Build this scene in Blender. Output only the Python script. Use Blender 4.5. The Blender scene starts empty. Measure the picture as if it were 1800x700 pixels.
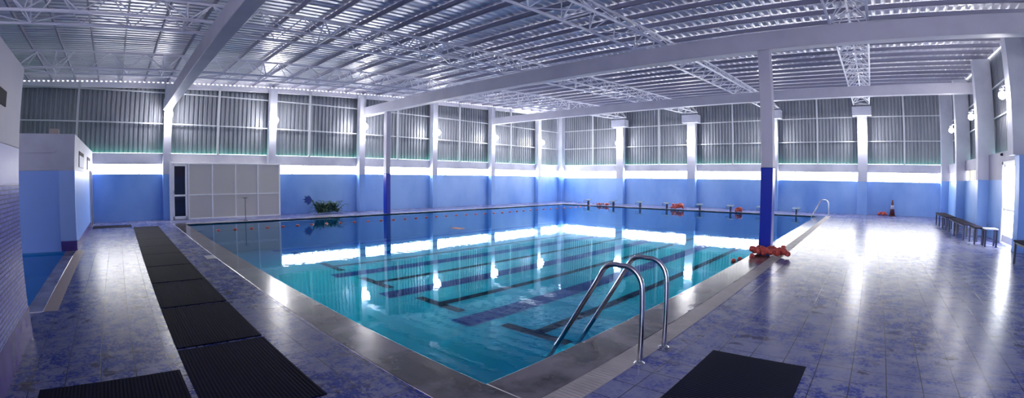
import bpy, bmesh, math, random
from mathutils import Vector, Matrix
PI = math.pi
R = random.Random(7)
sc = bpy.context.scene
C = sc.collection

# ---------------------------------------------------------------- camera, world, exposure
cd = bpy.data.cameras.new('camera'); cam = bpy.data.objects.new('camera', cd); C.objects.link(cam); sc.camera = cam
cd.type = 'PANO'; cd.panorama_type = 'FISHEYE_LENS_POLYNOMIAL'
cd.sensor_fit = 'HORIZONTAL'; cd.sensor_width = 36; cd.sensor_height = 14; cd.fisheye_fov = math.radians(175)
cd.fisheye_polynomial_k0 = 0; cd.fisheye_polynomial_k1 = -0.0621810007707634
cd.fisheye_polynomial_k2 = -4.907488662e-06; cd.fisheye_polynomial_k3 = 1.850949575e-05; cd.fisheye_polynomial_k4 = -3.629956659e-07
cd.shift_x = 0.0020083; cd.shift_y = -0.012123
cd.clip_start = 0.05; cd.clip_end = 300
F = Vector((-0.68359543, 0.72912043, -0.03287373)); Rt = Vector((0.72936197, 0.68410016, 0.00617174)); U = Vector((-0.02698886, 0.01975787, 0.99944046))
M = Matrix.Identity(4)
for i in range(3):
    M[i][0] = Rt[i]; M[i][1] = U[i]; M[i][2] = -F[i]
M.translation = Vector((0, 0, 1.8)); cam.matrix_world = M

w = bpy.data.worlds.new('world'); sc.world = w; w.use_nodes = True
bg = w.node_tree.nodes['Background']; bg.inputs[0].default_value = (0.66, 0.65, 0.76, 1); bg.inputs[1].default_value = 3.2
sc.view_settings.view_transform = 'Standard'; sc.view_settings.look = 'None'; sc.view_settings.gamma = 1
sc.view_settings.use_curve_mapping = False; sc.view_settings.exposure = 2.3
sc.cycles.use_denoising = True
sc.cycles.max_bounces = 10; sc.cycles.diffuse_bounces = 5; sc.cycles.glossy_bounces = 4; sc.cycles.transparent_max_bounces = 12
sc.cycles.sample_clamp_indirect = 10.0
PANE = 5.2       # brightness of daylight in the window strips
LAMP = 36.0      # brightness of the lamp globes

# ---------------------------------------------------------------- materials
def mat(name, col, rough=0.6, metal=0.0, noise=None, bump=None, spec=0.5, coat=0.0):
    """noise=(colour2, scale, low, high, stretch)   bump=(scale, strength, distance)"""
    m = bpy.data.materials.new(name); m.use_nodes = True
    n = m.node_tree; b = n.nodes['Principled BSDF']
    b.inputs['Base Color'].default_value = (*col, 1); b.inputs['Roughness'].default_value = rough
    b.inputs['Metallic'].default_value = metal; b.inputs['Specular IOR Level'].default_value = spec
    b.inputs['Coat Weight'].default_value = coat
    tc = n.nodes.new('ShaderNodeNewGeometry')
    if noise:
        c2, s, lo, hi, st = noise
        mp = n.nodes.new('ShaderNodeMapping'); mp.inputs['Scale'].default_value = st
        t = n.nodes.new('ShaderNodeTexNoise'); t.inputs['Scale'].default_value = s; t.inputs['Detail'].default_value = 6
        r = n.nodes.new('ShaderNodeMapRange'); r.inputs[1].default_value = lo; r.inputs[2].default_value = hi
        x = n.nodes.new('ShaderNodeMix'); x.data_type = 'RGBA'
        x.inputs[6].default_value = (*col, 1); x.inputs[7].default_value = (*c2, 1)
        n.links.new(tc.outputs['Position'], mp.inputs[0]); n.links.new(mp.outputs[0], t.inputs['Vector'])
        n.links.new(t.outputs[0], r.inputs[0]); n.links.new(r.outputs[0], x.inputs[0]); n.links.new(x.outputs[2], b.inputs['Base Color'])
    if bump:
        t = n.nodes.new('ShaderNodeTexNoise'); t.inputs['Scale'].default_value = bump[0]; t.inputs['Detail'].default_value = 4
        bp = n.nodes.new('ShaderNodeBump'); bp.inputs['Strength'].default_value = bump[1]; bp.inputs['Distance'].default_value = bump[2]
        n.links.new(tc.outputs['Position'], t.inputs['Vector']); n.links.new(t.outputs[0], bp.inputs['Height']); n.links.new(bp.outputs[0], b.inputs['Normal'])
    return m
def emit(name, col, s):
    m = bpy.data.materials.new(name); m.use_nodes = True
    n = m.node_tree; b = n.nodes['Principled BSDF']
    b.inputs['Base Color'].default_value = (0.6, 0.6, 0.6, 1)
    b.inputs['Emission Color'].default_value = (*col, 1); b.inputs['Emission Strength'].default_value = s
    return m
one = (1, 1, 1)
M_conc = mat('pale_painted_concrete', (0.56, 0.57, 0.66), 0.6, noise=((0.44, 0.45, 0.55), 1.3, 0.4, 0.75, one))
M_blue = mat('blue_wall_paint', (0.27, 0.46, 0.82), 0.42, noise=((0.11, 0.27, 0.68), 0.45, 0.38, 0.72, (1, 1, .6)))
M_clad = mat('grey_corrugated_steel', (0.25, 0.265, 0.31), 0.5, 0.3, noise=((0.19, 0.205, 0.25), 2.0, 0.4, 0.7, (1, 1, .3)))
M_roof = mat('bare_galvanised_roof_sheet', (0.88, 0.86, 0.90), 0.36, 0.60, noise=((0.70, 0.69, 0.75), 1.1, 0.35, 0.7, (1, .25, 1)), bump=(1.6, 0.35, 0.03))
M_steel = mat('pale_lavender_painted_steel', (0.86, 0.85, 0.92), 0.4)
M_beam = mat('lavender_painted_beam', (0.52, 0.51, 0.60), 0.5, noise=((0.45, 0.445, 0.54), 1.5, 0.4, 0.75, one))
M_purlin = mat('blue_grey_primed_purlin', (0.30, 0.295, 0.40), 0.5)
M_girt = mat('pale_grey_steel_rail', (0.55, 0.57, 0.62), 0.45)
M_dblue = mat('deep_blue_gloss_paint', (0.002, 0.025, 0.42), 0.3)
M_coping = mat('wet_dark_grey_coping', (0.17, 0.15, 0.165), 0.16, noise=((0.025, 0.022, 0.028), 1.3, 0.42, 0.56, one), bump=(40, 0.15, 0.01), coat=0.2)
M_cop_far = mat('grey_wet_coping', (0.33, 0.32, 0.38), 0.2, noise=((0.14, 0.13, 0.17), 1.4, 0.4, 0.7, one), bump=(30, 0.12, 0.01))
M_beige = mat('beige_ribbed_grating', (0.42, 0.385, 0.37), 0.4, noise=((0.32, 0.29, 0.28), 3, 0.4, 0.7, one))
M_alu = mat('white_aluminium', (0.92, 0.92, 0.94), 0.35)
M_panel = mat('beige_frosted_panel', (0.60, 0.565, 0.52), 0.45)
M_dglass = mat('dark_door_glass', (0.012, 0.012, 0.03), 0.06, spec=0.7)
M_dark = mat('black_void', (0.008, 0.008, 0.02), 0.8)
M_chrome = mat('polished_stainless_steel', (0.62, 0.63, 0.66), 0.14, 1.0)
M_float = mat('faded_red_plastic', (0.50, 0.065, 0.05), 0.4)
M_rope = mat('dark_wet_rope', (0.03, 0.03, 0.05), 0.6)
M_leaf = mat('dark_green_leaf', (0.012, 0.06, 0.045), 0.45, noise=((0.03, 0.10, 0.05), 6, 0.4, 0.6, one))
M_leafb = mat('deep_blue_plastic', (0.01, 0.05, 0.28), 0.4)
M_cone = mat('dull_red_cone', (0.08, 0.012, 0.02), 0.5)
M_white = mat('white_plastic', (0.75, 0.75, 0.8), 0.4)
M_cream = mat('cream_tile', (0.62, 0.60, 0.58), 0.35)
M_wood = mat('dark_bench_top', (0.03, 0.028, 0.05), 0.9, spec=0.05)
M_woodl = mat('pale_bench_top', (0.62, 0.64, 0.72), 0.35)
M_plat = mat('light_blue_grey_plate', (0.13, 0.20, 0.30), 0.8, spec=0.1)
M_leg = mat('dark_navy_steel', (0.015, 0.02, 0.06), 0.4)
M_card = mat('cardboard', (0.42, 0.36, 0.33), 0.8)
M_orange = mat('orange_foam', (0.75, 0.28, 0.18), 0.6)
M_pane = emit('daylit_frosted_pane', (1.0, 0.98, 0.96), PANE)
M_paney = emit('daylit_cream_pane', (1.0, 0.86, 0.50), 0.18)
M_doorp = emit('daylit_door_glass', (0.93, 0.96, 1.0), 3.2)
M_globe = emit('lit_lamp_globe', (1.0, 0.98, 0.97), LAMP)
M_teal = emit('added_teal_glow', (0.03, 0.85, 0.52), 0.85)  # emitter added to throw a teal glow up the cladding, no real flashing
M_gap = emit('roof_gap_daylight_and_panel_glow', (0.95, 0.97, 1.0), 0.8)

def tile_material():
    m = bpy.data.materials.new('wet_deck_tile'); m.use_nodes = True
    n = m.node_tree; L = n.links; b = n.nodes['Principled BSDF']
    g = n.nodes.new('ShaderNodeNewGeometry')
    mp = n.nodes.new('ShaderNodeMapping'); mp.inputs['Location'].default_value = (-0.025, 0.02, 0)
    L.new(g.outputs['Position'], mp.inputs[0])
    br = n.nodes.new('ShaderNodeTexBrick'); br.offset = 0; br.squash = 1
    br.inputs['Scale'].default_value = 1.0; br.inputs['Brick Width'].default_value = 0.348; br.inputs['Row Height'].default_value = 0.348
    br.inputs['Mortar Size'].default_value = 0.006; br.inputs['Mortar Smooth'].default_value = 0.3; br.inputs['Bias'].default_value = 0.0
    br.inputs['Color1'].default_value = (1, 1, 1, 1); br.inputs['Color2'].default_value = (0.86, 0.86, 0.90, 1); br.inputs['Mortar'].default_value = (0, 0, 0, 1)
    L.new(mp.outputs[0], br.inputs['Vector'])
    def noise(s, d, lo, hi, ro=0.6):
        t = n.nodes.new('ShaderNodeTexNoise'); t.inputs['Scale'].default_value = s; t.inputs['Detail'].default_value = d; t.inputs['Roughness'].default_value = ro
        r = n.nodes.new('ShaderNodeMapRange'); r.inputs[1].default_value = lo; r.inputs[2].default_value = hi
        L.new(g.outputs['Position'], t.inputs['Vector']); L.new(t.outputs[0], r.inputs[0]); return r.outputs[0]
    def mix(f, a, c):
        x = n.nodes.new('ShaderNodeMix'); x.data_type = 'RGBA'
        for s, v in ((0, f), (6, a), (7, c)):
            if isinstance(v, tuple): x.inputs[s].default_value = (*v, 1)
            elif isinstance(v, float): x.inputs[s].default_value = v
            else: L.new(v, x.inputs[s])
        return x.outputs[2]
    def mul(a, c, op='MULTIPLY'):
        x = n.nodes.new('ShaderNodeMath'); x.operation = op
        for s, v in ((0, a), (1, c)):
            if isinstance(v, float): x.inputs[s].default_value = v
            else: L.new(v, x.inputs[s])
        return x.outputs[0]
    pale = (0.28, 0.295, 0.435); blue = (0.03, 0.055, 0.30)
    fine = noise(26, 3, 0.30, 0.66); med = noise(0.7, 3, 0.30, 0.75, 0.5)
    c = mix(med, pale, (0.22, 0.23, 0.36))
    worn = mul(mul(noise(4, 8, 0.42, 0.58, 0.75), fine), mul(noise(0.45, 4, 0.36, 0.58), 2.3))
    c = mix(worn, c, blue)
    scuff = mul(noise(4.2, 6, 0.575, 0.60, 0.6), noise(0.5, 2, 0.48, 0.54))
    c = mix(mul(scuff, 0.8), c, (0.02, 0.02, 0.07))
    x = n.nodes.new('ShaderNodeMix'); x.data_type = 'RGBA'; x.blend_type = 'MULTIPLY'; x.inputs[0].default_value = 0.8
    L.new(c, x.inputs[6]); L.new(br.outputs[0], x.inputs[7])
    L.new(x.outputs[2], b.inputs['Base Color'])
    b.inputs['Roughness'].default_value = 0.25
    hh = mul(br.outputs[1], -0.8)
    bp = n.nodes.new('ShaderNodeBump'); bp.inputs['Strength'].default_value = 0.30; bp.inputs['Distance'].default_value = 0.006
    L.new(hh, bp.inputs['Height']); L.new(bp.outputs[0], b.inputs['Normal'])
    b.inputs['IOR'].default_value = 1.16
    return m
M_tile = tile_material()

def water_material(name, tint, body=(0.0, 0.16, 0.42), scale=5.0, dist=0.008):
    m = bpy.data.materials.new(name); m.use_nodes = True
    n = m.node_tree; L = n.links; n.nodes.clear()
    o = n.nodes.new('ShaderNodeOutputMaterial'); mx = n.nodes.new('ShaderNodeMixShader')
    t = n.nodes.new('ShaderNodeBsdfTransparent'); t.inputs[0].default_value = (*tint, 1)
    gl = n.nodes.new('ShaderNodeBsdfGlossy'); gl.inputs['Roughness'].default_value = 0.015; gl.inputs[0].default_value = (0.66, 0.86, 1, 1)
    lw = n.nodes.new('ShaderNodeLayerWeight'); lw.inputs[0].default_value = 0.5
    fr = n.nodes.new('ShaderNodeMath'); fr.operation = 'POWER'; fr.inputs[1].default_value = 5.6
    L.new(lw.outputs['Facing'], fr.inputs[0])
    g = n.nodes.new('ShaderNodeNewGeometry')
    ns = n.nodes.new('ShaderNodeTexNoise'); ns.inputs['Scale'].default_value = scale; ns.inputs['Detail'].default_value = 3; ns.inputs['Roughness'].default_value = 0.45
    bp = n.nodes.new('ShaderNodeBump'); bp.inputs['Strength'].default_value = 0.14; bp.inputs['Distance'].default_value = dist
    L.new(g.outputs['Position'], ns.inputs['Vector']); L.new(ns.outputs[0], bp.inputs['Height'])
    L.new(bp.outputs[0], gl.inputs['Normal']); L.new(bp.outputs[0], lw.inputs['Normal'])
    df = n.nodes.new('ShaderNodeBsdfDiffuse'); df.inputs[0].default_value = (*body, 1)
    bd = n.nodes.new('ShaderNodeMixShader'); bd.inputs[0].default_value = 0.07     # light scattered back by the water itself
    L.new(t.outputs[0], bd.inputs[1]); L.new(df.outputs[0], bd.inputs[2])
    L.new(fr.outputs[0], mx.inputs[0]); L.new(bd.outputs[0], mx.inputs[1]); L.new(gl.outputs[0], mx.inputs[2]); L.new(mx.outputs[0], o.inputs[0])
    return m
M_water = water_material('clear_blue_pool_water', (0.05, 0.93, 1.0))
M_basin = mat('turquoise_basin_tile', (0.0, 0.085, 0.32), 0.4, noise=((0.0, 0.16, 0.29), 0.22, 0.40, 0.62, one))
M_lane = mat('black_lane_tile', (0.0, 0.006, 0.03), 0.6, spec=0.0)
M_laneb = mat('navy_lane_tile', (0.0, 0.055, 0.30), 0.6, spec=0.0)

def mosaic_material():
    m = mat('violet_mosaic_tile', (0.20, 0.21, 0.50), 0.25)
    n = m.node_tree; L = n.links; b = n.nodes['Principled BSDF']; g = n.nodes.new('ShaderNodeNewGeometry')
    sx = n.nodes.new('ShaderNodeSeparateXYZ'); cb = n.nodes.new('ShaderNodeCombineXYZ')
    L.new(g.outputs['Position'], sx.inputs[0]); L.new(sx.outputs[0], cb.inputs[0]); L.new(sx.outputs[2], cb.inputs[1])
    br = n.nodes.new('ShaderNodeTexBrick'); br.offset = 0; br.inputs['Scale'].default_value = 1
    br.inputs['Brick Width'].default_value = 0.045; br.inputs['Row Height'].default_value = 0.045; br.inputs['Mortar Size'].default_value = 0.007
    br.inputs['Color1'].default_value = (0.25, 0.26, 0.62, 1); br.inputs['Color2'].default_value = (0.17, 0.17, 0.50, 1); br.inputs['Mortar'].default_value = (0.05, 0.05, 0.22, 1)
    L.new(cb.outputs[0], br.inputs['Vector']); L.new(br.outputs[0], b.inputs['Base Color'])
    return m
M_mosaic = mosaic_material()
M_violet = mat('violet_blue_paint', (0.20, 0.20, 0.55), 0.4, noise=((0.14, 0.15, 0.48), 1.2, 0.4, 0.7, one))
M_base = mat('purple_base_tile', (0.09, 0.06, 0.27), 0.25, noise=((0.06, 0.04, 0.20), 3, 0.3, 0.7, one))
M_grey = mat('lavender_grey_paint', (0.36, 0.35, 0.44), 0.55, noise=((0.28, 0.28, 0.40), 1.0, 0.4, 0.7, one))

def mat_material():
    m = mat('black_rubber_mat', (0.004, 0.006, 0.024), 0.75, spec=0.05)
    n = m.node_tree; L = n.links; b = n.nodes['Principled BSDF']; tc = n.nodes.new('ShaderNodeTexCoord')
    wv = n.nodes.new('ShaderNodeTexWave'); wv.inputs['Scale'].default_value = 9.0; wv.bands_direction = 'Y'; wv.inputs['Distortion'].default_value = 0
    bp = n.nodes.new('ShaderNodeBump'); bp.inputs['Strength'].default_value = 0.5; bp.inputs['Distance'].default_value = 0.006
    L.new(tc.outputs['Object'], wv.inputs['Vector']); L.new(wv.outputs[0], bp.inputs['Height']); L.new(bp.outputs[0], b.inputs['Normal'])
    return m
M_mat = mat_material()

# ---------------------------------------------------------------- helpers
class MB:
    def __init__(s): s.bm = bmesh.new()
    def quad(s, *p):
        s.bm.faces.new([s.bm.verts.new(q) for q in p]); return s
    def box(s, x0, y0, z0, x1, y1, z1):
        v = [s.bm.verts.new((x, y, z)) for z in (z0, z1) for x, y in ((x0, y0), (x1, y0), (x1, y1), (x0, y1))]
        for f in ((3, 2, 1, 0), (4, 5, 6, 7), (0, 1, 5, 4), (1, 2, 6, 5), (2, 3, 7, 6), (3, 0, 4, 7)): s.bm.faces.new([v[i] for i in f])
        return s
    def ring(s, c, t, r, k, up):
        t = t.normalized(); a = t.cross(up)
        if a.length < 1e-3: a = t.cross(Vector((1, 0, 0)))
        a.normalize(); b = t.cross(a)
        return [s.bm.verts.new(c + a * (r * math.cos(2 * PI * i / k)) + b * (r * math.sin(2 * PI * i / k))) for i in range(k)]
    def tube(s, pts, r, k=6, up=Vector((0, 0, 1)), closed=False):
        pts = [Vector(p) for p in pts]; n = len(pts); rs = r if isinstance(r, (list, tuple)) else [r] * n
        rings = []
        for i, p in enumerate(pts):
            if closed: t = pts[(i + 1) % n] - pts[i - 1]
            else: t = pts[min(i + 1, n - 1)] - pts[max(i - 1, 0)]
            rings.append(s.ring(p, t, rs[i], k, up))
        for i in range(n if closed else n - 1):
            a, b = rings[i], rings[(i + 1) % n]
            for j in range(k): s.bm.faces.new((a[j], a[(j + 1) % k], b[(j + 1) % k], b[j]))
        if not closed:
            s.bm.faces.new(rings[0][::-1]); s.bm.faces.new(rings[-1])
        return s
    def lathe(s, prof, c=(0, 0, 0), k=20):
        c = Vector(c); rings = []
        for r, z in prof: rings.append([s.bm.verts.new(c + Vector((max(r, 1e-4) * math.cos(2 * PI * i / k), max(r, 1e-4) * math.sin(2 * PI * i / k), z))) for i in range(k)])
        for a, b in zip(rings, rings[1:]):
            for j in range(k): s.bm.faces.new((a[j], a[(j + 1) % k], b[(j + 1) % k], b[j]))
        return s
    def sphere(s, c, r, k=12, sq=1.0):
        m = k // 2
        return s.lathe([(r * math.sin(PI * i / m), -r * sq * math.cos(PI * i / m)) for i in range(m + 1)], c, k)
    def build(s, name, m, parent=None, bevel=0, smooth=False, origin=None, keep=False):
        bmesh.ops.remove_doubles(s.bm, verts=s.bm.verts, dist=1e-5)
        if not keep: bmesh.ops.recalc_face_normals(s.bm, faces=s.bm.faces)
        me = bpy.data.meshes.new(name)
        if origin is not None: bmesh.ops.translate(s.bm, verts=s.bm.verts, vec=-Vector(origin))
        s.bm.to_mesh(me); s.bm.free(); me.materials.append(m)
        o = bpy.data.objects.new(name, me); C.objects.link(o)
        if origin is not None: o.location = origin
        if parent is not None:
            o.parent = parent; q = parent; off = Vector((0, 0, 0))
            while q is not None: off += q.location; q = q.parent
            o.location = (Vector(origin) if origin is not None else Vector((0, 0, 0))) - off
        if bevel:
            b = o.modifiers.new('bevel', 'BEVEL'); b.width = bevel; b.segments = 2; b.limit_method = 'ANGLE'
        if smooth: me.shade_smooth()
        return o
def tag(o, label=None, cat=None, group=None, kind=None):
    for k, v in (('label', label), ('category', cat), ('group', group), ('kind', kind)):
        if v: o[k] = v
    return o
def empty(name, loc, label=None, cat=None, group=None, kind=None):
    o = bpy.data.objects.new(name, None); C.objects.link(o); o.location = loc; o.empty_display_size = 0.1
    return tag(o, label, cat, group, kind)
# parts are written in world coordinates; build() takes the parent's location off (parents are never rotated before)
ORD = ['first', 'second', 'third', 'fourth', 'fifth', 'sixth', 'seventh', 'eighth', 'ninth', 'tenth', 'eleventh', 'twelfth', 'thirteenth', 'fourteenth',
       'fifteenth', 'sixteenth', 'seventeenth', 'eighteenth', 'nineteenth', 'twentieth'] + ['twenty-' + x for x in
       ['first', 'second', 'third', 'fourth', 'fifth', 'sixth', 'seventh', 'eighth', 'ninth']] + ['thirtieth'] + ['thirty-' + x for x in
       ['first', 'second', 'third', 'fourth', 'fifth', 'sixth', 'seventh', 'eighth', 'ninth']]

XL, XR, YB, YF = -22.9, 4.86, 30.62, -8.0     # left wall, right wall, back wall, open end behind the camera
def zroof(x, y): return 6.10 + 0.0388 * y - 0.009 * (x + 22.9)

def corrugated(o, u, lu, v, vfun, nrm, pitch, depth, rows=1):
    """trapezoid sheet; o origin, u along the waves' spacing, v along the ribs, vfun(s) length of the rib at s"""
    s = MB(); o, u, v, nrm = map(Vector, (o, u, v, nrm)); n = int(lu / pitch); prev = None
    pr = [(0, 0), (0.5, 0), (0.62, 1), (0.88, 1)]
    for i in range(n + 1):
        for f, d in pr:
            a = (i + f) * pitch
            if a > lu: break
            col = [s.bm.verts.new(o + u * a + nrm * (depth * d) + v * (vfun(a) * r / rows)) for r in range(rows + 1)]
            if prev:
                for r in range(rows): s.bm.faces.new((prev[r], col[r], col[r + 1], prev[r + 1]))
            prev = col
    return s

# ---------------------------------------------------------------- floor and pools
PX0, PX1, PY0, PY1 = -20.14, -2.73, 2.62, 27.18
def grid_floor(s, xs, ys, holes, z):
    for x0, x1 in zip(xs, xs[1:]):
        for y0, y1 in zip(ys, ys[1:]):
            cx, cy = (x0 + x1) / 2, (y0 + y1) / 2
            if any(a < cx < b and c < cy < d for a, b, c, d in holes): continue
            s.quad((x0, y0, z), (x1, y0, z), (x1, y1, z), (x0, y1, z))
    return s
holes = [(-20.72, -1.95, 2.11, 27.75), (-14.0, -7.58, -7.0, -1.06), (-22.9, -14.0, -8.0, -1.25)]
fl = grid_floor(MB(), [XL - .3, -20.72, -14.0, -7.58, -1.95, XR + .3], [YF, -7.0, -1.25, -1.06, 2.11, 27.75, YB + .3], holes, 0)
tag(fl.build('floor', M_tile), kind='structure')

pool = empty('swimming_pool', ((PX0 + PX1) / 2, (PY0 + PY1) / 2, -0.06), 'large rectangular swimming pool with blue water filling the middle of the hall', 'swimming pool')
ZB = -1.25
b = MB(); zt = 0.0
b.quad((PX0, PY0, ZB), (PX1, PY0, ZB), (PX1, PY1, ZB), (PX0, PY1, ZB))
for (a, c) in (((PX0, PY0), (PX1, PY0)), ((PX1, PY0), (PX1, PY1)), ((PX1, PY1), (PX0, PY1)), ((PX0, PY1), (PX0, PY0))):
    b.quad((*a, ZB), (*c, ZB), (*c, zt - .002), (*a, zt - .002))
b.build('basin', M_basin, pool)
MB().quad((PX0, PY0, -.04), (PX1, PY0, -.04), (PX1, PY1, -.04), (PX0, PY1, -.04)).build('water_surface', M_water, pool, keep=True)
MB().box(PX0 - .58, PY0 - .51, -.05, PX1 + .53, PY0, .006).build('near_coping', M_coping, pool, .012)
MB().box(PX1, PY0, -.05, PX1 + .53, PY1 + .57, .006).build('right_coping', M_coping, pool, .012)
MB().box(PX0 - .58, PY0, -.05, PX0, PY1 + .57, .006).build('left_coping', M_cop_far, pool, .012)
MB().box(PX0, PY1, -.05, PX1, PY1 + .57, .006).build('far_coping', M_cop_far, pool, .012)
g = MB()
y = PY0 - .51
g.box(-2.2, PY0 - .51, -.02, -1.95, PY1 + .57, .004)
g.build('overflow_grating', M_beige, pool)
g = MB()
y = PY0 - .5
while y < PY1 + .5:
    g.box(-2.19, y, .004, -1.96, y + .025, .0075); y += .05
g.build('grating_slats', M_beige, pool)
MB().box(PX1 + .01, PY0 - .006, .006, PX1 + .53, PY0 + .006, .008).build('coping_joint', M_cream, pool)
zl = ZB + .006
for i in range(6):
    xc = -5.6 - 3.05 * i + 3.05 * 0
    if xc < PX0 + .5: break
    s = MB(); s.quad((xc - .13, 6.85, zl), (xc + .13, 6.85, zl), (xc + .13, 25.1, zl), (xc - .13, 25.1, zl))
    s.quad((xc - .85, 6.6, zl), (xc + .85, 6.6, zl), (xc + .85, 6.85, zl), (xc - .85, 6.85, zl))
    s.quad((xc - .85, 25.1, zl), (xc + .85, 25.1, zl), (xc + .85, 25.35, zl), (xc - .85, 25.35, zl))
    s.build('lane_line', M_lane, pool)
    xb = xc - 1.55
    MB().quad((xb - .3, 6.1, zl), (xb + .3, 6.1, zl), (xb + .3, 25.6, zl), (xb - .3, 25.6, zl)).build('blue_lane_band', M_laneb, pool)

kid = empty('paddling_pool', (-10.9, -3.5, -0.06), 'small paddling pool between the near tiled wall and the changing room block', 'swimming pool')
b = MB(); b.quad((-14.0, -7, -.6), (-7.8, -7, -.6), (-7.8, -1.56, -.6), (-14.0, -1.56, -.6))
for (a, c) in (((-14.0, -7), (-7.8, -7)), ((-7.8, -7), (-7.8, -1.56)), ((-7.8, -1.56), (-14.0, -1.56)), ((-14.0, -1.56), (-14.0, -7))):
    b.quad((*a, -.6), (*c, -.6), (*c, .0), (*a, .0))
b.build('basin', mat('blue_paddling_tile', (0.01, 0.22, 0.62), 0.4), kid)
MB().quad((-14.0, -7, -.05), (-7.8, -7, -.05), (-7.8, -1.56, -.05), (-14.0, -1.56, -.05)).build('water_surface', M_water, kid, keep=True)
MB().box(-13.98, -1.56, -.04, -7.58, -1.28, .006).build('coping', M_cop_far, kid, .01)
MB().box(-7.8, -7, -.04, -7.58, -1.56, .006).build('end_coping', M_cop_far, kid, .01)
MB().box(-13.98, -1.28, -.04, -7.58, -1.06, .005).build('overflow_grating', mat('tan_grating', (0.50, 0.40, 0.33), 0.5), kid)

# ---------------------------------------------------------------- walls
CW = 0.36
colY = [1.90 + 5.07 * k for k in range(6)]                       # left wall columns (near edge)
colX = [-17.43, -11.75, -6.13, -0.56]                             # back wall columns (left edge), 0.62 wide
def lower_z(side): return (2.03, 2.47, 2.95) if side == 'L' else (1.93, 2.46, 2.95)

wl = empty('wall_left', (XL, 11, 0), kind='structure')
h1, h2, h3 = lower_z('L')
MB().box(XL - .25, YF, 0, XL, YB, h1).build('blue_lower_wall', M_blue, wl)
MB().box(XL - .25, YF, h2, XL, YB, h3).build('concrete_band', M_conc, wl)
corrugated((XL - .20, YF, h3 + .02), (0, 1, 0), YB - YF, (0, 0, 1), lambda a: 6.20 + .0388 * (YF + a) - h3 - .02, (-1, 0, 0), .215, .05).build('metal_cladding', M_clad, wl)
MB().box(XL - .19, YF, h3, XL - .03, YB, h3 + .006).build('added_glow_strip', M_teal, wl)  # added emitter hidden on the ledge, makes the teal gradient on the sheets
s = MB(); y = -4.5
while y < YB - .4:
    z = 6.045 + .0388 * y; s.quad((XL - .045, y, z), (XL - .045, y + .08, z), (XL - .045, y + .08, z + .035), (XL - .045, y, z + .035)); y += .215
tag(s.build('eave_daylight_gaps', M_gap, wl), label='row of bright daylight gaps under the roof edge')
s = MB()
for i in range(4):
    pass
s.quad((XL - .05, YF, 5.78 + .0388 * YF), (XL - .05, YB, 5.78 + .0388 * YB), (XL - .05, YB, 6.24 + .0388 * YB), (XL - .05, YF, 6.24 + .0388 * YF))
s.quad((XL - .05, YF, 5.78 + .0388 * YF), (XL + .06, YF, 5.78 + .0388 * YF), (XL + .06, YB, 5.78 + .0388 * YB), (XL - .05, YB, 5.78 + .0388 * YB))
s.build('eave_rail', M_steel, wl)
for z in (4.25, 5.64): MB().box(XL - .03, YF, z, XL + .03, YB, z + .05).build('wall_rail', M_girt, wl)
for y in (-1.98, 4.5, 9.24, 14.75, 19.57, 24.5): MB().box(XL - .03, y - .05, h3, XL + .04, y + .05, 6.0 + .0388 * y).build('cladding_post', M_girt, wl)

wb = empty('wall_back', (-9, YB, 0), kind='structure')
h1b, h2b, h3b = lower_z('B')
MB().box(XL - .25, YB, 0, XR + .3, YB + .25, h1b).build('blue_lower_wall', M_blue, wb)
MB().box(XL - .25, YB, h2b, XR + .3, YB + .25, h3b).build('concrete_band', M_conc, wb)
corrugated((XL, YB + .20, h3b + .02), (1, 0, 0), XR - XL + .5, (0, 0, 1), lambda a: 4.5 - .009 * a, (0, 1, 0), .215, .05).build('metal_cladding', M_clad, wb)
MB().box(XL, YB + .03, h3b, XR + .3, YB + .19, h3b + .006).build('added_glow_strip', M_teal, wb)  # same added glow strip, out of sight behind the band
for z in (4.27, 5.72): MB().box(XL, YB - .03, z, XR + .3, YB + .03, z + .05).build('wall_rail', M_girt, wb)
for x in (-19.75, -14.04, -8.6, -3.04, 2.26): MB().box(x - .05, YB - .04, h3b, x + .05, YB + .03, 7.15).build('cladding_post', M_girt, wb)

wr = empty('wall_right', (XR, 11, 0), kind='structure')
h1r, h2r, h3r = 2.04, 2.50, 2.95
DY0, DY1, DZ = 16.15, 18.15, 2.62
s = MB().box(XR, YF, 0, XR + .25, DY0, h1r).box(XR, DY1, 0, XR + .25, YB, h1r); s.build('blue_lower_wall', M_blue, wr)
s = MB().box(XR, YF, h1r, XR + .25, DY0, h3r).box(XR, DY1, h1r, XR + .25, 21.5, h3r).box(XR, DY0, DZ, XR + .25, DY1, h3r).box(XR, 21.5, h2r, XR + .25, YB, h3r)
s.build('concrete_band', M_grey, wr)
corrugated((XR + .33, YF, h3r), (0, 1, 0), YB - YF, (0, 0, 1), lambda a: 6.02 + .0388 * (YF + a) - h3r, (1, 0, 0), .215, .05).build('metal_cladding', M_clad, wr)
MB().box(XR + .26, 9, h3r, XR + .32, YB, h3r + .006).build('added_glow_strip', M_teal, wr)  # added glow strip for the right-hand cladding
for z in (4.25, 5.35): MB().box(XR + .24, YF, z, XR + .30, YB, z + .05).build('wall_rail', M_girt, wr)
for y in (18.1, 23.0, 28.0, 13.0): MB().box(XR + .20, y - .05, h3r, XR + .28, y + .05, 5.75 + .0388 * y).build('cladding_post', M_girt, wr)
s = MB(); y = 8.0
while y < YB - .3:
    z = 5.74 + .0388 * y; s.quad((XR + .27, y, z), (XR + .27, y + .16, z), (XR + .27, y + .16, z + .07), (XR + .27, y, z + .07)); y += .215
tag(s.build('eave_daylight_gaps', M_gap, wr), label='row of bright daylight gaps under the roof edge')
s = MB(); s.quad((XR + .26, YF, 5.82 + .0388 * YF), (XR + .26, YB, 5.82 + .0388 * YB), (XR + .26, YB, 6.10 + .0388 * YB), (XR + .26, YF, 6.10 + .0388 * YF)); s.build('eave_rail', M_steel, wr)

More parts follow.
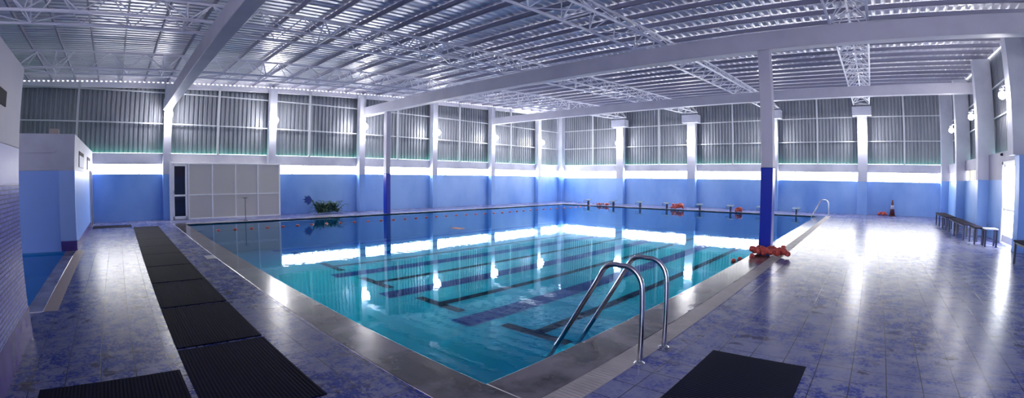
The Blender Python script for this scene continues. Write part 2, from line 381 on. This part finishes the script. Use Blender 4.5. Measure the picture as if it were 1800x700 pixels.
wh = empty('wall_front', (-13, YF, 0), kind='structure')
MB().box(XL - .25, YF - .2, -.1, -2.0, YF, 6.0).build('plain_wall', M_grey, wh)
# near wall at the left edge of the frame
wn = empty('wall_near', (-4.0, -1.28, 0), kind='structure')
Yn = -1.28; Xa, Xb = -6.5, -1.2
MB().box(Xa, Yn - 4, 2.17, Xb, Yn, 3.11).build('grey_upper_wall', M_grey, wn, .01)
MB().box(Xa, Yn - 4, 1.78, Xb, Yn, 2.17).build('violet_painted_wall', M_violet, wn)
MB().box(Xa, Yn - 4, .34, Xb, Yn, 1.78).build('mosaic_wall', M_mosaic, wn)
MB().box(Xa - .004, Yn - 4, 0, Xb, Yn + .006, .34).build('base_tiles', M_base, wn)
s = MB().box(-5.6, Yn - .01, 2.53, -4.3, Yn + .012, 2.68); s.build('vent_opening', M_dark, wn)

# changing-room block
cr = empty('changing_room_block', (-18.4, -3.8, 0), 'white and blue changing room block standing in the left corner behind the paddling pool', 'room')
Bx, By = -14.0, -1.25
MB().box(XL, -8, 2.05, Bx, By, 2.98).build('white_upper_wall', M_conc, cr, .01)
MB().box(XL, -8, .0, Bx, By, 2.05).build('blue_lower_wall', mat('bright_blue_paint', (0.24, 0.42, 0.92), 0.45), cr)
MB().box(Bx - .3, By - .42, .26, Bx + .015, By + .01, 2.05).build('corner_pier', mat('light_blue_paint', (0.34, 0.52, 0.95), 0.45), cr)
MB().box(Bx - .3, By - .42, 0, Bx + .02, By + .012, .26).build('purple_base_tiles', M_base, cr)
MB().box(XL, By, 0, Bx - .3, By + .012, .2).build('base_tiles', M_base, cr)
MB().box(Bx, By - 6, 2.50, Bx + .05, By - .5, 2.56).build('ledge', M_conc, cr)
for x0, x1 in ((-17.3, -15.4), (-20.9, -19.2)):
    v = MB().box(x0, By - .01, 2.17, x1, By + .015, 2.62).build('vent_opening', M_dark, cr)
    MB().box(x0 + .25, By + .015, 2.17, x1, By + .03, 2.50).build('louvre', M_conc, v)
d = MB().box(-21.9, By - .01, 0, -20.9, By + .016, 2.1).build('doorway', M_dark, cr)
MB().box(-21.98, By, 0, -21.9, By + .05, 2.15).box(-20.9, By, 0, -20.82, By + .05, 2.15).build('door_frame', M_conc, d)
tag(MB().box(-14.35, -1.98, 2.98, -14.15, -1.72, 3.12).build('cardboard_box', M_card, None, .004), 'small beige cardboard box left on top of the changing room block', 'box')

# ceiling sheet
s = MB(); x = XL - .25; xe = XR + .45; pitch = .26; prev = None
while x < xe:
    for f, dz in ((0, 0), (.55, 0), (.65, .045), (.9, .045)):
        xx = x + f * pitch
        col = [s.bm.verts.new((xx, yy, zroof(xx, yy) + .10 + dz)) for yy in (YF, YB + .3)]
        if prev: s.bm.faces.new((prev[0], col[0], col[1], prev[1]))
        prev = col
    x += pitch
tag(s.build('ceiling', M_roof), kind='structure')

# windows: one per bay of the strip
wn_count = 0
def strip_window(ax, a0, a1, fixed, z0, z1, m, n_mull=None, mull=1.045):
    global wn_count; wn_count += 1
    mid = (a0 + a1) / 2
    e = empty('window_%d' % wn_count, (fixed, mid, z0) if ax == 'Y' else (mid, fixed, z0), kind='structure')
    def bx(s, a, b, t0, t1, za, zb):
        if ax == 'Y': s.box(fixed + t0, a, za, fixed + t1, b, zb)
        else: s.box(a, fixed + t0, za, b, fixed + t1, zb)
        return s
    sg = -1 if (ax == 'Y' and fixed < 0) else 1
    t = sorted((sg * .14, sg * .16)); bx(MB(), a0, a1, t[0], t[1], z0, z1).build('frosted_panes', m, e)
    s = MB(); a = a0 + mull; t = sorted((sg * .12, sg * .14))
    while a < a1 - .2: bx(s, a - .02, a + .02, t[0], t[1], z0, z1); a += mull
    bx(s, a0, a1, t[0], t[1], z0, z0 + .02); s.build('glazing_bars', M_girt, e)
ys = [-1.25] + [v for y in colY for v in (y, y + CW)] + [YB - .35]
for i in range(0, len(ys), 2): strip_window('Y', ys[i], ys[i + 1], XL, h1, h2, M_pane)
xs = [XL + .35] + [v for x in colX for v in (x, x + .62)] + [XR - .4]
for i in range(0, len(xs), 2): strip_window('X', xs[i], xs[i + 1], YB, h1b, h2b, M_pane)
strip_window('Y', 25.55, 30.2, XR, h1r, h2r, M_paney)
strip_window('Y', 21.5, 25.1, XR, h1r, h2r, M_paney)

sk = empty('window_%d' % (wn_count + 1), (-22.1, 26.6, 7.1), kind='structure')  # no known skylight: glowing panel added for the bright lamp-lit roof corner
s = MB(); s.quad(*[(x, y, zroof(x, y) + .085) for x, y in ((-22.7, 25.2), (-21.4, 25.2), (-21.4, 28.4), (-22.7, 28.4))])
s.build('added_glowing_roof_panel', M_gap, sk)  # added emissive quad, shares the glow of the eave gaps

# right-hand glazed door
dr = empty('door_1', (XR, (DY0 + DY1) / 2, 0), kind='structure')
s = MB(); x0, x1 = XR - .03, XR + .08
s.box(x0, DY0, 0, x1, DY0 + .08, DZ).box(x0, DY1 - .16, 0, x1, DY1, DZ).box(x0, DY0, DZ - .1, x1, DY1, DZ)
s.build('door_frame', M_alu, dr, .006)
leaf = MB().box(XR + .02, DY0 + .08, .05, XR + .06, DY1 - .16, .28).box(XR + .02, DY0 + .08, 1.06, XR + .06, DY1 - .16, 1.12).box(XR + .02, DY0 + .08, DZ - .17, XR + .06, DY1 - .16, DZ - .1).box(XR + .02, DY1 - .22, .05, XR + .06, DY1 - .16, DZ - .1)
lf = leaf.build('door_leaf', M_alu, dr, .004)
MB().box(XR + .06, DY0 + .08, .05, XR + .07, DY1 - .16, DZ - .1).build('glass', M_doorp, lf)
MB().tube([(XR - .02, DY0 + .3, .98), (XR - .02, DY0 + .3, 1.2)], .012).build('door_handle', M_chrome, lf)
cmr = empty('wall_sensor', (XR, 18.2, 2.86), 'tiny black dome sensor on the wall above the bright doorway', 'sensor')
MB().sphere((XR - .04, 18.2, 2.86), .045).build('dome', M_dark, cmr, smooth=True)
MB().box(XR - .03, 18.13, 2.82, XR, 18.27, 2.90).build('mount', M_dark, cmr)

# ---------------------------------------------------------------- columns, beams, trusses
POS = ['nearest the white partition, left of it', 'at the right end of the white partition', 'behind the fallen plant, right of it',
       'second to the right of the fallen plant', 'third to the right of the fallen plant', 'last before the far left corner']
for k, y in enumerate(colY):
    e = empty('wall_column', (XL + .18, y + CW / 2, 0), 'square white left wall column, ' + POS[k], 'column', 'columns of the left wall')
    zt = 5.95 + .0388 * y
    MB().box(XL, y, h1, XL + .35, y + CW, zt).build('white_shaft', M_conc, e, .008)
    MB().box(XL, y, 0, XL + .352, y + CW + .002, h1).build('blue_base', M_blue, e, .008)
e = empty('wall_column', (XL + .2, YB - .2, 0), 'broad white column filling the far left corner of the hall', 'column')
MB().box(XL, YB - .42, h1, XL + .4, YB, 7.1).build('white_shaft', M_conc, e, .008)
MB().box(XL, YB - .422, 0, XL + .402, YB, h1).build('blue_base', M_blue, e, .008)
BP = ['nearest the far left corner', 'next to the left of the big blue column', 'half hidden behind the big blue free-standing column', 'between the far ladder and the traffic cone']
for k, x in enumerate(colX):
    e = empty('wall_column', (x + .3, YB - .18, 0), 'capped white back wall column, ' + BP[k], 'column', 'columns of the back wall')
    MB().box(x, YB - .36, h1b, x + .6, YB, 5.76).build('white_shaft', M_conc, e, .008)
    MB().box(x - .001, YB - .362, 0, x + .601, YB, h1b).build('blue_base', M_blue, e, .008)
    MB().box(x - .28, YB - .62, 5.76, x + .88, YB, 6.30).build('cap', M_conc, e, .02)
RP = ['fourth from the front, in the far right corner', 'third along from the bright doorway', 'just beyond the bright doorway', 'just in front of the bright doorway at the right edge']
for (y, wd), lab in zip(((30.25, .37), (25.2, .42), (20.3, .42), (15.35, .5)), RP):
    e = empty('wall_column', (XR - .1, y + .2, 0), 'pale full-height column on the right wall, ' + lab, 'column', 'columns of the right wall')
    MB().box(XR - .43, y, h1r if y > 16 else 2.7, XR + .27, y + wd, 5.75 + .0388 * y).build('white_shaft', M_conc, e, .008)
    MB().box(XR - (.432 if y > 16 else .24), y - .002, 0, XR + .1, y + wd + .002, h1r if y > 16 else 2.7).build('blue_base', M_blue, e, .008)

for y0, zb, zt, lab in ((1.85, 4.86, 5.34, 'long lavender roof beam rising over the white partition, nearest of the three'),
                        (12.3, 5.245, 5.73, 'long lavender roof beam resting on the two blue-footed columns'),
                        (22.35, 5.60, 6.045, 'long lavender roof beam closest to the back wall')):
    tag(MB().box(XL + .1, y0, zb, XR + .3, y0 + .36, zt).build('roof_beam', M_beam, None, .015, origin=(-9, y0 + .18, zb)), lab, 'beam', 'roof beams')
def post(x0, y0, x1, y1, zt, zblue, lab):
    e = empty('free_standing_column', ((x0 + x1) / 2, (y0 + y1) / 2, 0), lab, 'column')
    MB().box(x0, y0, zblue, x1, y1, zt).build('lavender_shaft', M_beam, e, .02)
    MB().box(x0 - .004, y0 - .004, 0, x1 + .004, y1 + .004, zblue).build('blue_base', M_dblue, e, .02)
post(-2.70, 12.32, -2.38, 12.66, 5.245, 2.17, 'big free-standing column with glossy deep blue base beside the pool, red floats at its foot')
post(-20.55, 12.38, -20.27, 12.64, 5.245, 2.07, 'thin free-standing column with deep blue base on the far left pool edge')

def truss(xc, lab):
    y0, y1 = -6.0, 30.4
    zb = lambda y: 5.30 + .0383 * y
    ztp = lambda y: 5.98 + .0388 * y - .009 * (xc + 22.9)
    e = empty('roof_truss', (xc, 12, zb(12)), lab, 'truss', 'lattice roof trusses')
    hw = .48; N = 30; dy = (y1 - y0) / N
    MB().tube([(xc, y0, ztp(y0)), (xc, y1, ztp(y1))], .036).build('top_chord', M_steel, e)
    for sx in (-1, 1): MB().tube([(xc + sx * hw, y0, zb(y0)), (xc + sx * hw, y1, zb(y1))], .036).build('bottom_chord', M_steel, e)
    for sx in (-1, 1):
        s = MB()
        for i in range(N):
            ya, yb, yc = y0 + i * dy, y0 + (i + .5) * dy, y0 + (i + 1) * dy
            s.tube([(xc + sx * hw, ya, zb(ya)), (xc, yb, ztp(yb))], .017, 5); s.tube([(xc, yb, ztp(yb)), (xc + sx * hw, yc, zb(yc))], .017, 5)
        s.build('side_lacing', M_steel, e)
    s = MB(); sg = 1
    for i in range(N):
        ya, yc = y0 + i * dy, y0 + (i + 1) * dy
        s.tube([(xc + sg * hw, ya, zb(ya)), (xc - sg * hw, yc, zb(yc))], .015, 5); sg = -sg
    s.build('bottom_lacing', M_steel, e)
    for i in range(0, N + 1, 3):
        ya = y0 + i * dy
        s = MB().tube([(xc - hw, ya, zb(ya)), (xc + hw, ya, zb(ya))], .022, 5)
        s.tube([(xc - hw, ya, zb(ya)), (xc, ya, ztp(ya))], .022, 5).tube([(xc + hw, ya, zb(ya)), (xc, ya, ztp(ya))], .022, 5)
        s.build('cross_frame', M_steel, e)
for xc, lab in ((-17.11, 'white lattice roof truss nearest the left wall'), (-11.49, 'white lattice roof truss second from the left wall'),
                (-5.9, 'white lattice roof truss passing left of the big blue column'), (-.26, 'white lattice roof truss farthest right, over the tiled deck')):
    truss(xc, lab)
k = 0; y = 29.9
while y > -5.5:
    s = MB(); x0, x1 = XL - .1, XR + .3
    for (ya, yb, za, zb_) in ((y, y + .012, -.045, .085), (y, y + .05, -.045, -.033)):
        v = [s.bm.verts.new((x, yy, zroof(x, y) + zz)) for x in (x0, x1) for yy, zz in ((ya, za), (yb, za), (yb, zb_), (ya, zb_))]
        for f in ((0, 1, 2, 3), (7, 6, 5, 4), (0, 4, 5, 1), (1, 5, 6, 2), (2, 6, 7, 3), (3, 7, 4, 0)): s.bm.faces.new([v[i] for i in f])
    tag(s.build('roof_purlin', M_purlin, None, origin=(-9, y, zroof(-9, y))), 'dark blue-grey roof purlin, %s counting from the back wall' % ORD[k], 'purlin', 'roof purlins')
    y -= 1.035; k += 1

# ---------------------------------------------------------------- lamps
def lamp(x, y, z, dx, dy, lab, grp, r=.19):
    e = empty('wall_lamp', (x, y, z), lab, 'lamp', grp)
    MB().sphere((x, y, z), r, 16).build('globe', M_globe, e, smooth=True)
    MB().tube([(x, y, z + .18), (x, y, z + .27), (x - dx * .5, y - dy * .5, z + .27), (x - dx, y - dy, z + .27)], .018, 8).build('bracket', M_girt, e)
    MB().lathe([(0, .24), (.06, .24), (.08, .18), (.08, .165), (0, .165)], (x, y, z), 14).build('lamp_holder', M_girt, e)
LP = ['above the left end of the white partition', 'above the right end of the white partition', 'right of the fallen plant',
      'right of the thin blue column', 'under the far beam end', 'nearest the far left corner']
for k, y in enumerate(colY): lamp(XL + .56, y + CW / 2, 4.64, .21, 0, 'round lit lamp on the left wall column ' + LP[k], 'lamps of the left wall')
LB = ['nearest the far left corner', 'left of the big blue column', 'mostly behind the big blue column', 'right of the far ladder']
for k, x in enumerate(colX): lamp(x + .3, YB - .62, 4.54, 0, -.26, 'round lit lamp on the back wall column ' + LB[k], 'lamps of the back wall')
LR = ['farthest from the bright doorway', 'middle one, left of the doorway', 'nearest, above the bright doorway']
for k, y in enumerate((25.42, 20.5, 15.6)): lamp(4.24, y, 4.38, -.19, 0, 'small round lit lamp on the right wall, ' + LR[k], 'lamps of the right wall', .12)

# ---------------------------------------------------------------- white partition with door
pt = empty('partition', (-22.55, 4.7, 0), 'white-framed partition of beige panels with a dark glass door against the left wall', 'partition')
PXF = -22.50; Y0, Y1, ZT = 2.30, 7.50, 2.50
MB().box(XL + .01, Y0, 0, PXF - .02, Y1, ZT - .02).build('box_body', M_panel, pt)
dd0, dd1 = 2.33, 2.97
s = MB(); x0, x1 = PXF - .02, PXF + .03
s.box(x0, Y0 - .12, 0, x1, Y0 + .02, ZT + .03).box(x0, Y1 - .05, 0, x1, Y1 + .03, ZT + .03).box(x0, Y0, ZT - .03, x1, Y1, ZT + .03).box(x0, dd1 + .08, 0, x1, Y1, .06)
s.build('frame', M_alu, pt, .006)
py = [3.06, 4.17, 5.28, 6.38, 7.46]
for a in py[:-1]: MB().box(x0, a - .025, 0, x1 + .002, a + .025, ZT).build('mullion', M_alu, pt)
for a, b_ in zip(py, py[1:]):
    MB().box(x0, a, 1.08, x1 - .004, b_, 1.12).build('mid_rail', M_alu, pt)
    for za, zb_ in ((.05, 1.08), (1.12, ZT - .03)): MB().box(PXF - .018, a + .02, za, PXF + .004, b_ - .02, zb_).build('beige_panel', M_panel, pt)
lf = MB().box(x0 + .01, dd0, .04, x1 + .01, dd0 + .07, ZT - .05).box(x0 + .01, dd1 - .07, .04, x1 + .01, dd1 + .02, ZT - .05).box(x0 + .01, dd0, 1.04, x1 + .01, dd1, 1.12).box(x0 + .01, dd0, .04, x1 + .01, dd1, .16).box(x0 + .01, dd0, ZT - .12, x1 + .01, dd1, ZT - .05).build('door', M_alu, pt, .005)
for za, zb_ in ((.16, 1.04), (1.12, ZT - .12)): MB().box(PXF, dd0 + .07, za, PXF + .012, dd1 - .07, zb_).build('dark_glass', M_dglass, lf)
MB().tube([(PXF + .07, dd0 + .04, 1.16), (PXF + .07, dd0 + .04, 1.3)], .012).build('door_handle', M_chrome, lf)

# ---------------------------------------------------------------- rubber mats
def rmat(x0, y0, x1, y1, lab, grp=None, flip=False):
    cx, cy = (x0 + x1) / 2, (y0 + y1) / 2
    o = MB().box(x0, y0, .001, x1, y1, .014).build('rubber_mat', M_mat, None, .004, origin=(cx, cy, .001))
    if flip:
        pass
    return tag(o, lab, 'mat', grp)
edges = [-3.40, -5.225, -7.045, -8.86, -10.62, -12.4, -13.9, -15.6, -17.4, -19.9]
for k, (a, c) in enumerate(zip(edges, edges[1:])):
    rmat(c + .045 if k < 4 else c + .012, .456, a - .03 if k < 4 else a - .012, 1.445, 'black ribbed rubber mat in the row along the pool, %s from the near end' % ORD[k], 'mats in the row along the pool')
rmat(-4.63, -.95, -3.0, .40, 'black rubber mat lying crosswise at the bottom left corner of the view')
rmat(-21.0, -1.15, -20.0, .40, 'black rubber mat at the far end of the mat row, beside the changing room')
rmat(-1.42, 2.6, -.425, 4.69, 'single black rubber mat on the tiles to the right of the near pool ladder')

# ---------------------------------------------------------------- pool ladders
def arc_rail(x_deck, x_water, y, htop, zend=-.55, r=.024):
    pts = []
    rb = .21
    # deck leg straight up, bend towards the pool, short top, slanted leg down into the water
    pts += [(x_deck, 0.0), (x_deck + .0, .35), (x_deck - .015, .72)]
    for a in (20, 40, 60, 80, 100): pts.append((x_deck - .02 - rb + rb * math.cos(math.radians(a)), htop - rb + rb * math.sin(math.radians(a)) * 1.0))
    xt = x_deck - .36
    pts += [(xt + .03, htop), (xt - .05, htop - .02), (xt - .11, htop - .08), (xt - .16, htop - .17)]
    xa, za = xt - .16, htop - .17
    for t in (.33, .66, 1): pts.append((xa + (x_water - xa) * t, za + (0 - za) * t))
    dx_ = (x_water - xa) / za; pts.append((x_water + dx_ * .12, -.12)); pts.append((x_water + dx_ * .45, -.45))
    return [(a, y, b_) for a, b_ in pts]
def smooth_path(p, n=4):
    out = []
    for i in range(len(p) - 1):
        a, b_, c, d_ = (Vector(p[max(i - 1, 0)]), Vector(p[i]), Vector(p[i + 1]), Vector(p[min(i + 2, len(p) - 1)]))
        for j in range(n):
            t = j / n; out.append(.5 * ((2 * b_) + (c - a) * t + (2 * a - 5 * b_ + 4 * c - d_) * t * t + (3 * b_ - a - 3 * c + d_) * t ** 3))
    out.append(Vector(p[-1])); return out
def ladder(xd, ys, xw, lab, r=.026, htop=.965):
    e = empty('pool_ladder', (xd, sum(ys) / 2, 0), lab, 'pool ladder')
    for y in ys:
        h = MB().tube(smooth_path(arc_rail(xd, xw, y, htop)), r, 12, Vector((0, 1, 0))).build('handrail', M_chrome, e, smooth=True)
        MB().lathe([(0, .02), (r + .01, .02), (.055, .008), (.058, .004), (.058, 0)], (xd, y, .004), 18).build('flange', M_chrome, h, smooth=False)
    for z in (-.25, -.5):
        MB().box(xw - .17 + z * .3, ys[0], z, xw - .07 + z * .3, ys[1], z + .02).build('step', M_chrome, e, .005)
    return e
ladder(-1.925, (3.93, 4.50), -2.93, 'near stainless steel pool ladder with two tall curved handrails at the right pool edge')
ladder(-2.05, (27.0, 27.5), -2.95, 'small far pool ladder at the back right corner of the pool', .02, .9)

# ---------------------------------------------------------------- lane ropes and floats
fproto = MB().lathe([(.015, -.04), (.04, -.07), (.058, -.045), (.062, 0), (.058, .045), (.04, .07), (.015, .075)], (0, 0, 0), 12).build('float', M_float, smooth=True)
fmesh = fproto.data; bpy.data.objects.remove(fproto)
def add_float(parent, p, s=1.0, rot=(PI / 2, 0, 0)):
    o = bpy.data.objects.new('float', fmesh); C.objects.link(o); o.parent = parent
    o.location = Vector(p) - parent.location; o.scale = (s, s, s); o.rotation_euler = rot
e = empty('lane_rope', (-17.55, 15, -.06), 'lane rope of small red floats strung across the water near the left pool side', 'lane rope')
ys_ = [PY0 + .02, PY1 - .02]
MB().tube([(-17.5, PY0 + .02, -.04)] + [(-17.55 + .08 * math.sin(i * .6), PY0 + (PY1 - PY0) * i / 38, -.058) for i in range(1, 38)] + [(-17.5, PY1 - .02, -.04)], .011, 5).build('rope', M_rope, e)
for i in range(38):
    y = 3.42 + .635 * i
    if y < PY1 - .1: add_float(e, (-17.55 + .08 * math.sin((y - PY0) / (PY1 - PY0) * 38 * .6), y, -.055), .95, (PI / 2, 0, R.uniform(-.2, .2)))
def pile(name, c, rad, n, hgt, lab, s=1.0, extra=()):
    e = empty(name, c, lab, 'lane rope'); pts = []
    for i in range(n):
        t = i / n; a = t * 2 * PI * 2.6; rr = rad * (.45 + .5 * R.random())
        z = c[2] + .012 + .072 * s + hgt * (R.random() ** 1.5) * (1 - .4 * rr / rad)
        pts.append((c[0] + rr * math.cos(a) * 1.0, c[1] + rr * .55 * math.sin(a), z))
    for p in pts: add_float(e, p, s * R.uniform(.9, 1.12), (R.uniform(0, PI), R.uniform(0, PI), R.uniform(0, PI)))
    for p in extra: add_float(e, p, s, (PI / 2, 0, .3))
    MB().tube(smooth_path(pts + list(extra), 2), .009, 5).build('rope', M_rope, e)
    return e
pile('coiled_lane_rope', (-2.26, 11.72, 0), .50, 40, .12, 'heap of red lane floats piled at the foot of the big blue column', 1.1, [(-2.62, 11.3, .02), (-2.86, 11.05, -.05), (-2.92, 10.72, -.05)])
pile('coiled_lane_rope', (-11.33, 27.62, 0), .47, 30, .30, 'long heap of orange-red lane floats on the far pool edge below the back wall', 1.1)
pile('coiled_lane_rope', (-7.3, 27.35, 0), .22, 18, .24, 'small round coil of red floats on the far pool edge, near the big blue column', 1.0)
pile('coiled_lane_rope', (-16.9, 27.6, 0), .55, 12, .08, 'low scatter of red lane floats on the far left of the back pool edge', .9)
pile('coiled_lane_rope', (0.98, 30.15, 0), .22, 10, .12, 'small dark red heap of floats on the floor left of the traffic cone', 1.1)

# ---------------------------------------------------------------- starting blocks
SB = [-18.17, -16.09, -14.02, -12.08, -9.83, -7.86, -6.01, -3.91]
for k, x in enumerate(SB):
    e = empty('starting_block', (x, 27.62, 0), 'small white-topped starting block on the far pool edge, %s from the left' % ORD[k], 'starting block', 'starting blocks on the far pool edge')
    MB().box(x - .04, 27.55, .007, x + .04, 27.72, .32).build('pedestal', M_leg, e, .01)
    s = MB(); v = [s.bm.verts.new(p) for p in ((x - .22, 27.35, .30), (x + .22, 27.35, .30), (x + .22, 27.75, .38), (x - .22, 27.75, .38), (x - .22, 27.35, .325), (x + .22, 27.35, .325), (x + .22, 27.75, .405), (x - .22, 27.75, .405))]
    for f in ((3, 2, 1, 0), (4, 5, 6, 7), (0, 1, 5, 4), (1, 2, 6, 5), (2, 3, 7, 6), (3, 0, 4, 7)): s.bm.faces.new([v[i] for i in f])
    s.build('platform', M_plat, e, .004)
    MB().tube([(x - .18, 27.33, .3), (x - .18, 27.25, .18), (x + .18, 27.25, .18), (x + .18, 27.33, .3)], .012, 6).build('grip_bar', M_leg, e)

# ---------------------------------------------------------------- benches on the right
def bench(x0, x1, y0, y1, zt, stations, lab, top=M_wood, leg=M_leg):
    e = empty('bench', ((x0 + x1) / 2, (y0 + y1) / 2, 0), lab, 'bench', 'benches along the right wall')
    MB().box(x0, y0, zt - .04, x1, y1, zt).build('seat', top, e, .008)
    for xx in (x0 + .02, x1 - .05): MB().box(xx, y0 + .03, zt - .09, xx + .03, y1 - .03, zt - .04).build('rail', leg, e)
    for y in stations:
        for x in (x0 + .035, x1 - .035): MB().box(x - .028, y - .028, 0, x + .028, y + .028, zt - .04).build('leg', leg, e)
        
bench(3.45, 3.92, 21.9, 25.2, .55, (22.0, 23.0, 24.0, 25.1), 'dark bench farthest along the right wall')
bench(3.50, 3.95, 18.1, 21.5, .55, (18.2, 19.6, 20.2, 21.4), 'dark bench second farthest along the right wall, in front of the lit window')
bench(3.66, 3.98, 16.95, 18.0, .55, (17.05, 17.9), 'short dark bench just left of the pale-topped bench')
bench(3.90, 4.34, 16.5, 16.92, .56, (16.55, 16.87), 'small pale-topped bench beside the bright doorway', M_woodl)
bench(3.92, 4.40, 11.6, 13.3, .56, (11.7, 13.2), 'dark metal-legged bench cut by the right edge of the view')

# ---------------------------------------------------------------- plant, cone, small things
pl = empty('fallen_plant', (-22.1, 9.9, 0), 'bushy dark green plant lying on the deck against the left wall', 'plant')
fo = empty('x', (0, 0, 0)); bpy.data.objects.remove(fo)
def leaf_mesh(n, cx, cy, spread, hmax, seed, wid=.05, ln=.5):
    r = random.Random(seed); s = MB()
    for i in range(n):
        a = r.uniform(0, 2 * PI); l = ln * r.uniform(.5, 1.1); up = r.uniform(.15, 1.0) * hmax
        bx = cx + r.uniform(-.12, .12); by = cy + r.uniform(-spread, spread); bz = r.uniform(.02, .18)
        dx, dy = math.cos(a), math.sin(a); sx, sy = -dy, dx; prev = None; K = 6
        for j in range(K + 1):
            t = j / K; w_ = wid * math.sin(PI * min(1, t * .92 + .08)) * r.uniform(.85, 1.1)
            px = max(bx + dx * l * t * .75, XL + .03); pz = max(bz + up * math.sin(t * PI * .62) * 1.0 - .25 * l * t * t, .012)
            py = by + dy * l * t
            c1 = s.bm.verts.new((max(px - sx * w_, XL + .02), py - sy * w_, pz + .012)); c2 = s.bm.verts.new((px, py, pz)); c3 = s.bm.verts.new((max(px + sx * w_, XL + .02), py + sy * w_, pz + .012))
            if prev:
                s.bm.faces.new((prev[0], c1, c2, prev[1])); s.bm.faces.new((prev[1], c2, c3, prev[2]))
            prev = (c1, c2, c3)
    return s
lv = leaf_mesh(170, -22.1, 9.95, .6, .62, 3, .032, .62).build('foliage', M_leaf, pl); lv['kind'] = 'stuff'
s = MB()
for i in range(9):
    a = R.uniform(-.6, .9); y0_ = 9.5 + R.uniform(-.2, .5)
    s.tube(smooth_path([(-22.15, y0_, .05), (-22.1, y0_ + a * .3, .35), (-22.1, y0_ + a * .75, .5), (-22.05, y0_ + a * 1.1, .35)], 3), .012, 5)
s.build('stems', M_leaf, pl)
s = MB().tube(smooth_path([(-22.15, 9.45, .1), (-22.1, 9.25, .4), (-22.1, 9.1, .72)], 3), .035, 6); s.build('bent_stem', M_leaf, pl)
s = MB()
for i in range(11):
    a = -.9 + i * .18; c0 = Vector((-22.1, 9.1, .72)); d = Vector((.1 * math.sin(i * 2.1), -math.cos(a) * .50, math.sin(a) * .30 + .03 * (i % 3)))
    n_ = Vector((0.01, .0, .075)); m_ = c0 + d * .5
    s.quad(c0, m_ + n_, c0 + d, m_ - n_)
s.build('blue_leaf_tuft', M_leafb, pl)

cn = empty('traffic_cone', (1.55, 30.0, 0), 'tall dark red traffic cone with a white band against the back wall', 'traffic cone')
MB().box(1.33, 29.78, 0, 1.77, 30.22, .04).build('base', M_cone, cn, .01)
MB().lathe([(0, .04), (.17, .04), (.115, .40), (.08, .62), (.035, .92), (0, .93)], (1.55, 30.0, 0), 20).build('body', M_cone, cn, smooth=True)
MB().lathe([(.10, .40), (.119, .40), (.084, .62), (.06, .62)], (1.55, 30.0, 0), 20).build('white_band', mat('dull_reflective_band', (0.45, 0.42, 0.5), 0.4), cn, smooth=True)

st = empty('pole_stand', (-20.55, 5.25, 0), 'thin dark pole with a short crossbar standing at the pool edge before the partition', 'pole')
MB().tube([(-20.55, 5.25, .03), (-20.55, 5.25, .98)], .014, 8).build('pole', M_leg, st)
MB().tube([(-20.55, 5.15, .98), (-20.55, 5.35, .98)], .012, 8).build('crossbar', M_leg, st)
MB().lathe([(0, .03), (.09, .025), (.1, 0)], (-20.55, 5.25, .007), 16).build('foot', M_leg, st)
tag(MB().box(-11.55, 1.87, .001, -11.05, 2.09, .012).build('loose_tile', M_cream, None, .004, origin=(-11.3, 2.03, .001)), 'single cream tile cover on the deck beside the mat row', 'tile')
tag(MB().box(-13.25, 10.85, -.075, -12.7, 11.15, -.03).build('foam_float_board', M_orange, None, .02, origin=(-13, 11, -.04)), 'flat orange foam board floating on the pool', 'float board')
